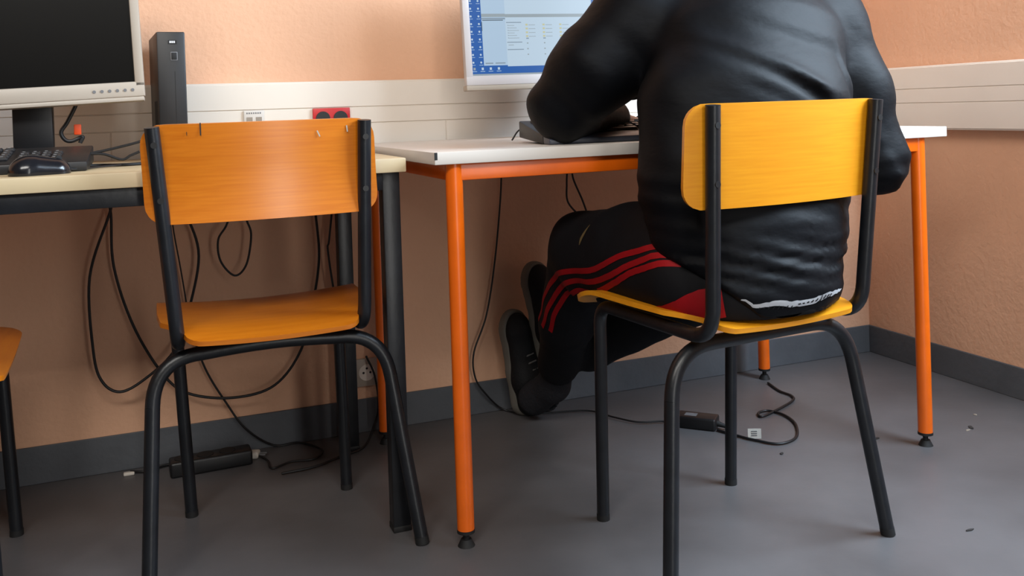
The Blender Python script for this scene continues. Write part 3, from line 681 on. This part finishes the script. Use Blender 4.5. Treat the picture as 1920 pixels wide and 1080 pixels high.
def body():
    F = Field((.86, -1.12, .0), (1.80, -.02, 1.42), .0055)
    for a, b, r0, r1 in ((0, 1, .105, .10), (1, 2, .10, .11), (2, 3, .11, .11), (3, 4, .11, .085)):
        F.cone(SPINE[a], SPINE[b], r0-.012, r1-.012, .04, (1.45, 1, 1), YAW)
    for sh, el, wr in ((SH_R, EL_R, WR_R), (SH_L, EL_L, WR_L)):
        F.cone(SPINE[4], sh, .06, .055, .03); F.cone(sh, el, .052, .040, .02); F.cone(el, wr, .041, .026, .02)
    for h, k, an in ((HIP_L, KN_L, AN_L), (HIP_R, KN_R, AN_R)):
        F.cone(h, k, .078, .052, .03); F.cone(k, an, .050, .034, .02)
    F.cone(SPINE[0], V3(1.215, -.92, .56), .09, .09, .03, (1.6, 1, 1), YAW)
    F.cone(AN_L, V3(1.117, -.10, .05), .034, .024, .02); F.cone(V3(1.115, -.092, .05), V3(1.092, -.082, .23), .022, .018, .01)
    F.cone(AN_R, V3(1.187, -.115, .18), .034, .024, .02); F.cone(V3(1.183, -.106, .18), V3(1.156, -.096, .36), .022, .018, .01)
    # neck and head, tipped forward over the desk
    nk = V3(1.325, -.73, 1.07); hc = V3(1.318, -.625, 1.215)
    F.cone(SPINE[4]+V3(0, .01, .0), nk, .075, .058, .04); F.cone(nk, hc-V3(0, .01, .04), .058, .060, .03)
    F.ball(hc+V3(0, -.015, .02), .088, .02, (.88, 1.08, 1.05)); F.cone(hc+V3(0, .03, -.02), hc+V3(-.001, .055, -.085), .062, .036, .03)
    F.cone(hc+V3(0, .083, .0), hc+V3(0, .098, -.042), .007, .010, .012)                      # nose
    for sx in (-1, 1):
        F.ball(hc+V3(sx*.031, .088, .006), .014, .0, (1, .8, .8), sub=True)                      # eye socket
        F.ball(hc+V3(sx*.031, .076, .005), .0125, .004)                                           # eye ball
        F.cone(hc+V3(sx*.016, .088, .022), hc+V3(sx*.044, .078, .022), .007, .006, .01)           # brow
        F.ball(hc+V3(sx*.080, -.005, -.012), .026, .006, (.35, .75, 1.1))                         # ear
    F.cone(hc+V3(-.020, .088, -.068), hc+V3(.020, .088, -.068), .007, .007, .004)
    F.cone(hc+V3(-.016, .084, -.078), hc+V3(.016, .084, -.078), .008, .008, .004)                 # lips
    hand(F, WR_L, V3(.85, .50, -.20), V3(.1, .15, -1), 1)
    hand(F, WR_R, V3(-.35, .90, -.20), V3(-.1, .2, -1), -1)
    return pmesh('body', F.mesh('body'), M['skin']), hc
bodyo, hc = body()
def hair():
    F = Field(hc-.16, hc+.16, .005)
    F.ball(hc+V3(0, -.022, .028), .096, .01, (.90, 1.08, 1.05))
    F.cone(hc+V3(0, -.06, .0), hc+V3(0, -.075, -.05), .06, .05, .02)
    F.ball(hc+V3(0, .10, -.035), .085, 0, (1.05, .8, 1.0), sub=True); F.ball(hc+V3(0, .02, -.115), .07, 0, (1.5, 1, .8), sub=True)
    for sx in (-1, 1): F.ball(hc+V3(sx*.095, .0, -.02), .028, 0, (1, .9, 1.1), sub=True)
    pmesh('hair', F.mesh('hair'), M['hair'])
hair()
def jacket():
    F = Field((.84, -1.13, .44), (1.82, -.45, 1.14), .0075)
    rz = YAW
    r = [.122, .122, .133, .140, .110]; wid = [1.62, 1.74, 1.66, 1.52, 1.45]
    F.cone(V3(1.210, -.957, .600), SPINE[1], .122, .126, .03, (1.72, 1, 1), rz)
    F.cone(SPINE[1], SPINE[2], .126, .134, .04, (1.78, 1, 1), rz)
    F.cone(SPINE[2], SPINE[3], .132, .138, .04, (1.60, 1, 1), rz)
    F.cone(SPINE[3], SPINE[4], .138, .100, .04, (1.50, 1, 1), rz)
    F.cone(V3(1.192, -.986, .500), V3(1.206, -.966, .59), .124, .128, .03, (1.46, 1, .85), rz)
    # sleeves
    F.cone(SPINE[4]+V3(.02, 0, -.01), SH_R, .085, .09, .05); F.cone(SH_R, (SH_R+EL_R)/2+V3(.004, 0, 0), .094, .088, .04); F.cone((SH_R+EL_R)/2+V3(.004, 0, 0), EL_R, .088, .066, .03)
    F.cone(EL_R, WR_R, .064, .042, .025)
    F.cone(SPINE[4]+V3(-.02, 0, -.01), SH_L, .085, .09, .05); F.cone(SH_L, (SH_L+EL_L)/2+V3(-.022, -.02, -.006), .096, .086, .04); F.cone((SH_L+EL_L)/2+V3(-.022, -.02, -.006), EL_L, .086, .070, .03)
    F.cone(EL_L, WR_L, .064, .042, .03)
    F.cone(V3(1.14, -.75, .90), V3(1.112, -.70, .872), .070, .036, .03)
    # collar
    F.cone(V3(1.325, -.765, 1.05), V3(1.325, -.735, 1.095), .078, .074, .02)
    F.cone(V3(1.325, -.74, 1.08), V3(1.325, -.715, 1.16), .056, .056, 0, sub=True)
    X, Y, Z = np.meshgrid(*[F.lo[k]+np.arange(F.n[k])*F.h for k in range(3)], indexing='ij')
    def ridge(p0, p1, wd, amp, bow=0):
        """a fold: a raised soft line from p0 to p1 (x, z) on the back of the jacket"""
        dx, dz = p1[0]-p0[0], p1[1]-p0[1]; L = math.hypot(dx, dz); ux, uz = dx/L, dz/L
        t = ((X-p0[0])*ux+(Z-p0[1])*uz)/L; s_ = -(X-p0[0])*uz+(Z-p0[1])*ux+bow*4*t*(1-t)
        return amp*np.exp(-(s_/wd)**2)*np.exp(-((t-.5)/.42)**4)
    D = np.zeros_like(X)
    back = (Y < -.80+.1*(Z-.9)) 
    for p0, p1, wd, amp, bow in (((1.10, .96), (1.38, .835), .016, .0055, .01), ((1.22, .90), (1.42, .82), .012, .005, .008), ((1.14, .89), (1.30, .82), .012, .004, 0), ((1.20, 1.0), (1.46, .93), .02, .004, .01), ((1.42, .94), (1.46, .83), .012, .005, .01), ((1.30, .86), (1.38, .80), .010, .005, 0)):
        D += ridge(p0, p1, wd, amp, bow)*back; D -= ridge((p0[0]-.01, p0[1]-.022), (p1[0]-.01, p1[1]-.022), wd*.8, amp*.6, bow)*back
    lowm = np.exp(-((Z-.545)/.045)**2)*(Y < -.80)
    D += lowm*(.0034*np.sin(Z*210+X*26+3*np.sin(X*11))+.0016*np.sin(Z*330-X*30))
    waist = np.exp(-((Z-.66)/.05)**2)
    D += waist*.0025*np.sin(Z*150+X*26+3*np.sin(X*14))
    # sleeve creases around the elbows and shoulder seam
    for c, sc in ((EL_L, 95), (EL_R, 85), ((SH_R+EL_R)/2, 60), ((SH_L+EL_L)/2, 70)):
        rr_ = np.sqrt((X-c[0])**2+(Y-c[1])**2+(Z-c[2])**2); D += np.exp(-(rr_/.10)**2)*.004*np.sin(rr_*sc+5*np.sin(X*16+Z*13))
    D += .002*np.sin(X*31+Z*23+2*np.sin(Y*17))*np.sin(Z*41-Y*29)
    D *= np.clip((1.06-Z)/.05, 0, 1)
    F.a -= D.astype(np.float32)
    # clean hem: level at the back, rising toward his left front
    hem = .461+.85*np.clip(1.125-X, 0, 1)+.2*np.clip(Y+.94, 0, 1)
    F.a = np.where((Z < .62) & (np.abs(X-1.21) < .28), np.maximum(F.a, (hem-Z).astype(np.float32)), F.a)
    # armhole crease between the back and the right sleeve
    F.cone(V3(1.535, -.915, 1.03), V3(1.515, -.960, .80), .010, .008, 0, sub=True)
    return pmesh('jacket', F.mesh('jacket'), M['jacket'])
jk = jacket()
def trousers():
    F = Field((.88, -1.10, .08), (1.50, -.10, .70), .007)
    F.cone(V3(1.192, -.984, .490), V3(1.200, -.93, .53), .120, .103, .03, (1.40, 1, 1), YAW); F.cone(V3(1.078, -.95, .515), V3(1.070, -.72, .505), .086, .084, .03)
    F.cone(HIP_L+V3(0, .02, .0), (HIP_L+KN_L)/2+V3(0, 0, .005), .102, .088, .03); F.cone((HIP_L+KN_L)/2+V3(0, 0, .005), KN_L, .085, .074, .02)
    mid = (KN_L+AN_L)/2; F.cone(KN_L, mid, .072, .064, .02); F.cone(mid, V3(1.115, -.27, .185), .064, .052, .02)
    F.cone(V3(1.10, -.80, .505), V3(1.065, -.61, .485), .090, .082, .03); F.ball(V3(1.140, -.965, .505), .104, .02, (1.12, 1.05, .9))
    F.cone(HIP_R, KN_R, .086, .074, .03); F.cone(KN_R, V3(1.262, -.38, .300), .076, .072, .02); F.cone(V3(1.262, -.38, .300), V3(1.200, -.265, .215), .072, .062, .02)
    X, Y, Z = np.meshgrid(*[F.lo[k]+np.arange(F.n[k])*F.h for k in range(3)], indexing='ij')
    rr_ = np.sqrt((X-KN_L[0])**2+(Y-KN_L[1])**2+(Z-KN_L[2]+.06)**2)
    D = np.exp(-(rr_/.09)**2)*.003*np.sin(rr_*90)+.002*np.sin(X*37+Z*29)*np.sin(Y*33-Z*17)
    F.a -= D.astype(np.float32)
    F.a = np.maximum(F.a, (.4565-Z+np.where(Y > -.72, -.5, 0)).astype(np.float32))      # flattened where he sits
    return pmesh('trousers', F.mesh('trousers'), M['trousers'])
tr = trousers()
def bvh(o):
    me = o.data; return BVHTree.FromPolygons([v.co.copy() for v in me.vertices], [tuple(p.vertices) for p in me.polygons])
BT, BJ = bvh(tr), bvh(jk)
def ribbon(name, pts, w0, tree, m, parent, lift=.0012, n=6, wdir=None):
    """a strip of cloth laid on the surface along the points"""
    bm = bmesh.new(); P = catmull([Vector(p)-ORG for p in pts], n); prev = None; K = 4
    ws = w0 if callable(w0) else (lambda t: w0)
    for i, p in enumerate(P):
        t = (P[min(i+1, len(P)-1)]-P[max(i-1, 0)]).normalized()
        loc, nn, _, _ = tree.find_nearest(p); s = nn.cross(t).normalized(); row = []
        for k in range(K+1):
            q = loc+s*(k/K-.5)*ws(i/(len(P)-1)); l2, n2, _, _ = tree.find_nearest(q)
            row.append(bm.verts.new(l2+n2*lift))
        if prev:
            for k in range(K): bm.faces.new((prev[k], row[k], row[k+1], prev[k+1]))
        prev = row
    r_ = bmesh.ops.solidify(bm, geom=list(bm.faces), thickness=.0008)
    return finish(name, bm, m, parent)
for pts in ([(1.012, -.985, .585), (1.0054, -.9247, .5636), (1.0005, -.8661, .5472), (.9937, -.7979, .5218), (.9900, -.7363, .5018), (.9851, -.658, .4887), (.9800, -.5932, .4741), (.990, -.530, .4480), (1.0045, -.4645, .4130), (1.0145, -.415, .370), (1.0239, -.3688, .3256)],
            [(1.014, -1.000, .568), (1.0087, -.9428, .5498), (1.0037, -.8875, .5316), (.9985, -.8283, .5094), (.9960, -.7451, .4831), (.9915, -.6666, .4701), (.9870, -.6132, .4560), (.9960, -.5550, .4320), (1.0060, -.4950, .4000), (1.014, -.4417, .3602), (1.0205, -.3969, .3151)],
            [(1.022, -1.015, .553), (1.0142, -.9602, .5386), (1.007, -.8992, .5217), (1.0033, -.8383, .4988), (1.0040, -.7608, .4702), (1.0020, -.6950, .4530), (.9970, -.6395, .4420), (1.0020, -.5850, .4180), (1.0090, -.5200, .3865), (1.0151, -.4700, .3531), (1.0225, -.4263, .3056)]):
    tag(ribbon('side_stripe', pts, .0115, BT, M['stripe'], tr), 'red side stripe')
tag(ribbon('red_panel', [(1.008, -.930, .462), (1.015, -.965, .466), (1.028, -1.000, .474), (1.048, -1.030, .484), (1.080, -1.055, .490)], lambda t: .004+.048*min(1, t*1.3), BT, M['stripe'], tr), 'red gusset panel')
ribbon('thigh_logo', [(.9899, -.6826, .5437), (.9955, -.6857, .5600), (1.0051, -.7037, .586)], lambda t: .002+.008*math.sin(math.pi*min(1, t)), BT, M['gold'], tr, n=4)
HP = lambda x, dz: (x, -1.16+.9*(x-1.225)**2+.11*(x-1.215), .4725+.38*(x-1.215)**2+dz)
hb_ = tag(ribbon('hem_band', [HP(1.06+.042*k, .0) for k in range(8)], lambda t: .002+.0085*math.sin(math.pi*min(1, max(0, t)))**.6, BJ, M['hem'], jk, lift=.0016), 'white printed hem band')
for k in range(9):
    x_ = 1.195+k*.011
    ribbon('printed_mark', [HP(x_, -.003), HP(x_+.006, .003)], .0028, BJ, M['rivet'], hb_, lift=.0030, n=2)
for k in range(8):
    x_ = 1.10+k*.011
    ribbon('printed_mark', [HP(x_, -.0095), HP(x_+.004, -.004)], .0022, BJ, M['rivet'], hb_, lift=.0030, n=2)
def shoe(heel, toe_dir, up, mirror, label_part):
    Y = Vector(toe_dir).normalized(); Z = Vector(up); Z = (Z-Y*Z.dot(Y)).normalized(); X = Y.cross(Z)
    mtx = Matrix.Translation(Vector(heel)) @ Matrix((X, Y, Z)).transposed().to_4x4()
    def put(name, me, m, parent): me.transform(mtx); return pmesh(name, me, m, parent)
    F = Field((-.07, -.05, -.01), (.07, .30, .14), .004)
    F.cone((0, .035, .035), (0, .10, .040), .034, .038, .02); F.cone((0, .10, .040), (.003*mirror, .215, .028), .038, .034, .03, (1.15, 1, .9)); F.ball((.002*mirror, .235, .026), .036, .02, (1.1, 1.1, .75))
    F.cone((0, .040, .05), (0, .055, .098), .036, .039, .02)
    F.cone((0, .052, .09), (0, .06, .15), .030, .034, 0, sub=True)
    G = np.meshgrid(*[F.lo[k]+np.arange(F.n[k])*F.h for k in range(3)], indexing='ij'); F.a = np.maximum(F.a, (.006-G[2]).astype(np.float32))
    up_ = put('shoe', F.mesh('shoe'), M['shoe'], person)
    F = Field((-.07, -.06, -.01), (.07, .31, .06), .004)
    F.cone((0, .036, .010), (0, .12, .010), .040, .038, .02); F.cone((0, .12, .010), (.003*mirror, .225, .010), .038, .047, .02); F.ball((.003*mirror, .238, .01), .045, .01)
    F.a = np.maximum(np.maximum(F.a, (0-G2z(F)).astype(np.float32)), (G2z(F)-.024).astype(np.float32))
    put('rubber_sole', F.mesh('rubber_sole'), M['sole'], up_)
    bm = bmesh.new()
    for k in range(5):
        y = .105+k*.019; z = .081-k*.0055
        tube(bm, [(-.020, y, z-.008), (-.010, y+.003, z), (.010, y+.003, z), (.020, y, z-.008)], .0022, 8)
    tube(bm, catmull([(0, .10, .088), (.018, .085, .096), (.026, .11, .078), (.03, .13, .062)], 5), .002, 8)
    bmesh.ops.recalc_face_normals(bm, faces=bm.faces); me = bpy.data.meshes.new('laces'); bm.to_mesh(me); bm.free(); put('laces', me, M['lace'], up_)
def G2z(F): return np.meshgrid(*[F.lo[k]+np.arange(F.n[k])*F.h for k in range(3)], indexing='ij')[2]
shoe((1.098, -.052, .002), (-.11, .03, 1), (.42, -.9, .05), 1, '')
shoe((1.168, -.066, .13), (-.13, .02, 1), (.42, -.9, .05), -1, '')
def sock(a, b, c, r):
    F = Field(np.minimum(np.minimum(a, b), c)-.08, np.maximum(np.maximum(a, b), c)+.08, .005)
    F.cone(a, b, r, r-.004, .01); F.cone(b, c, r-.004, r, .02)
    pmesh('sock', F.mesh('sock'), M['sock'])
sock(V3(1.112, -.29, .20), AN_L, V3(1.105, -.13, .062), .044)
sock(V3(1.200, -.265, .22), AN_R, V3(1.178, -.135, .19), .042)
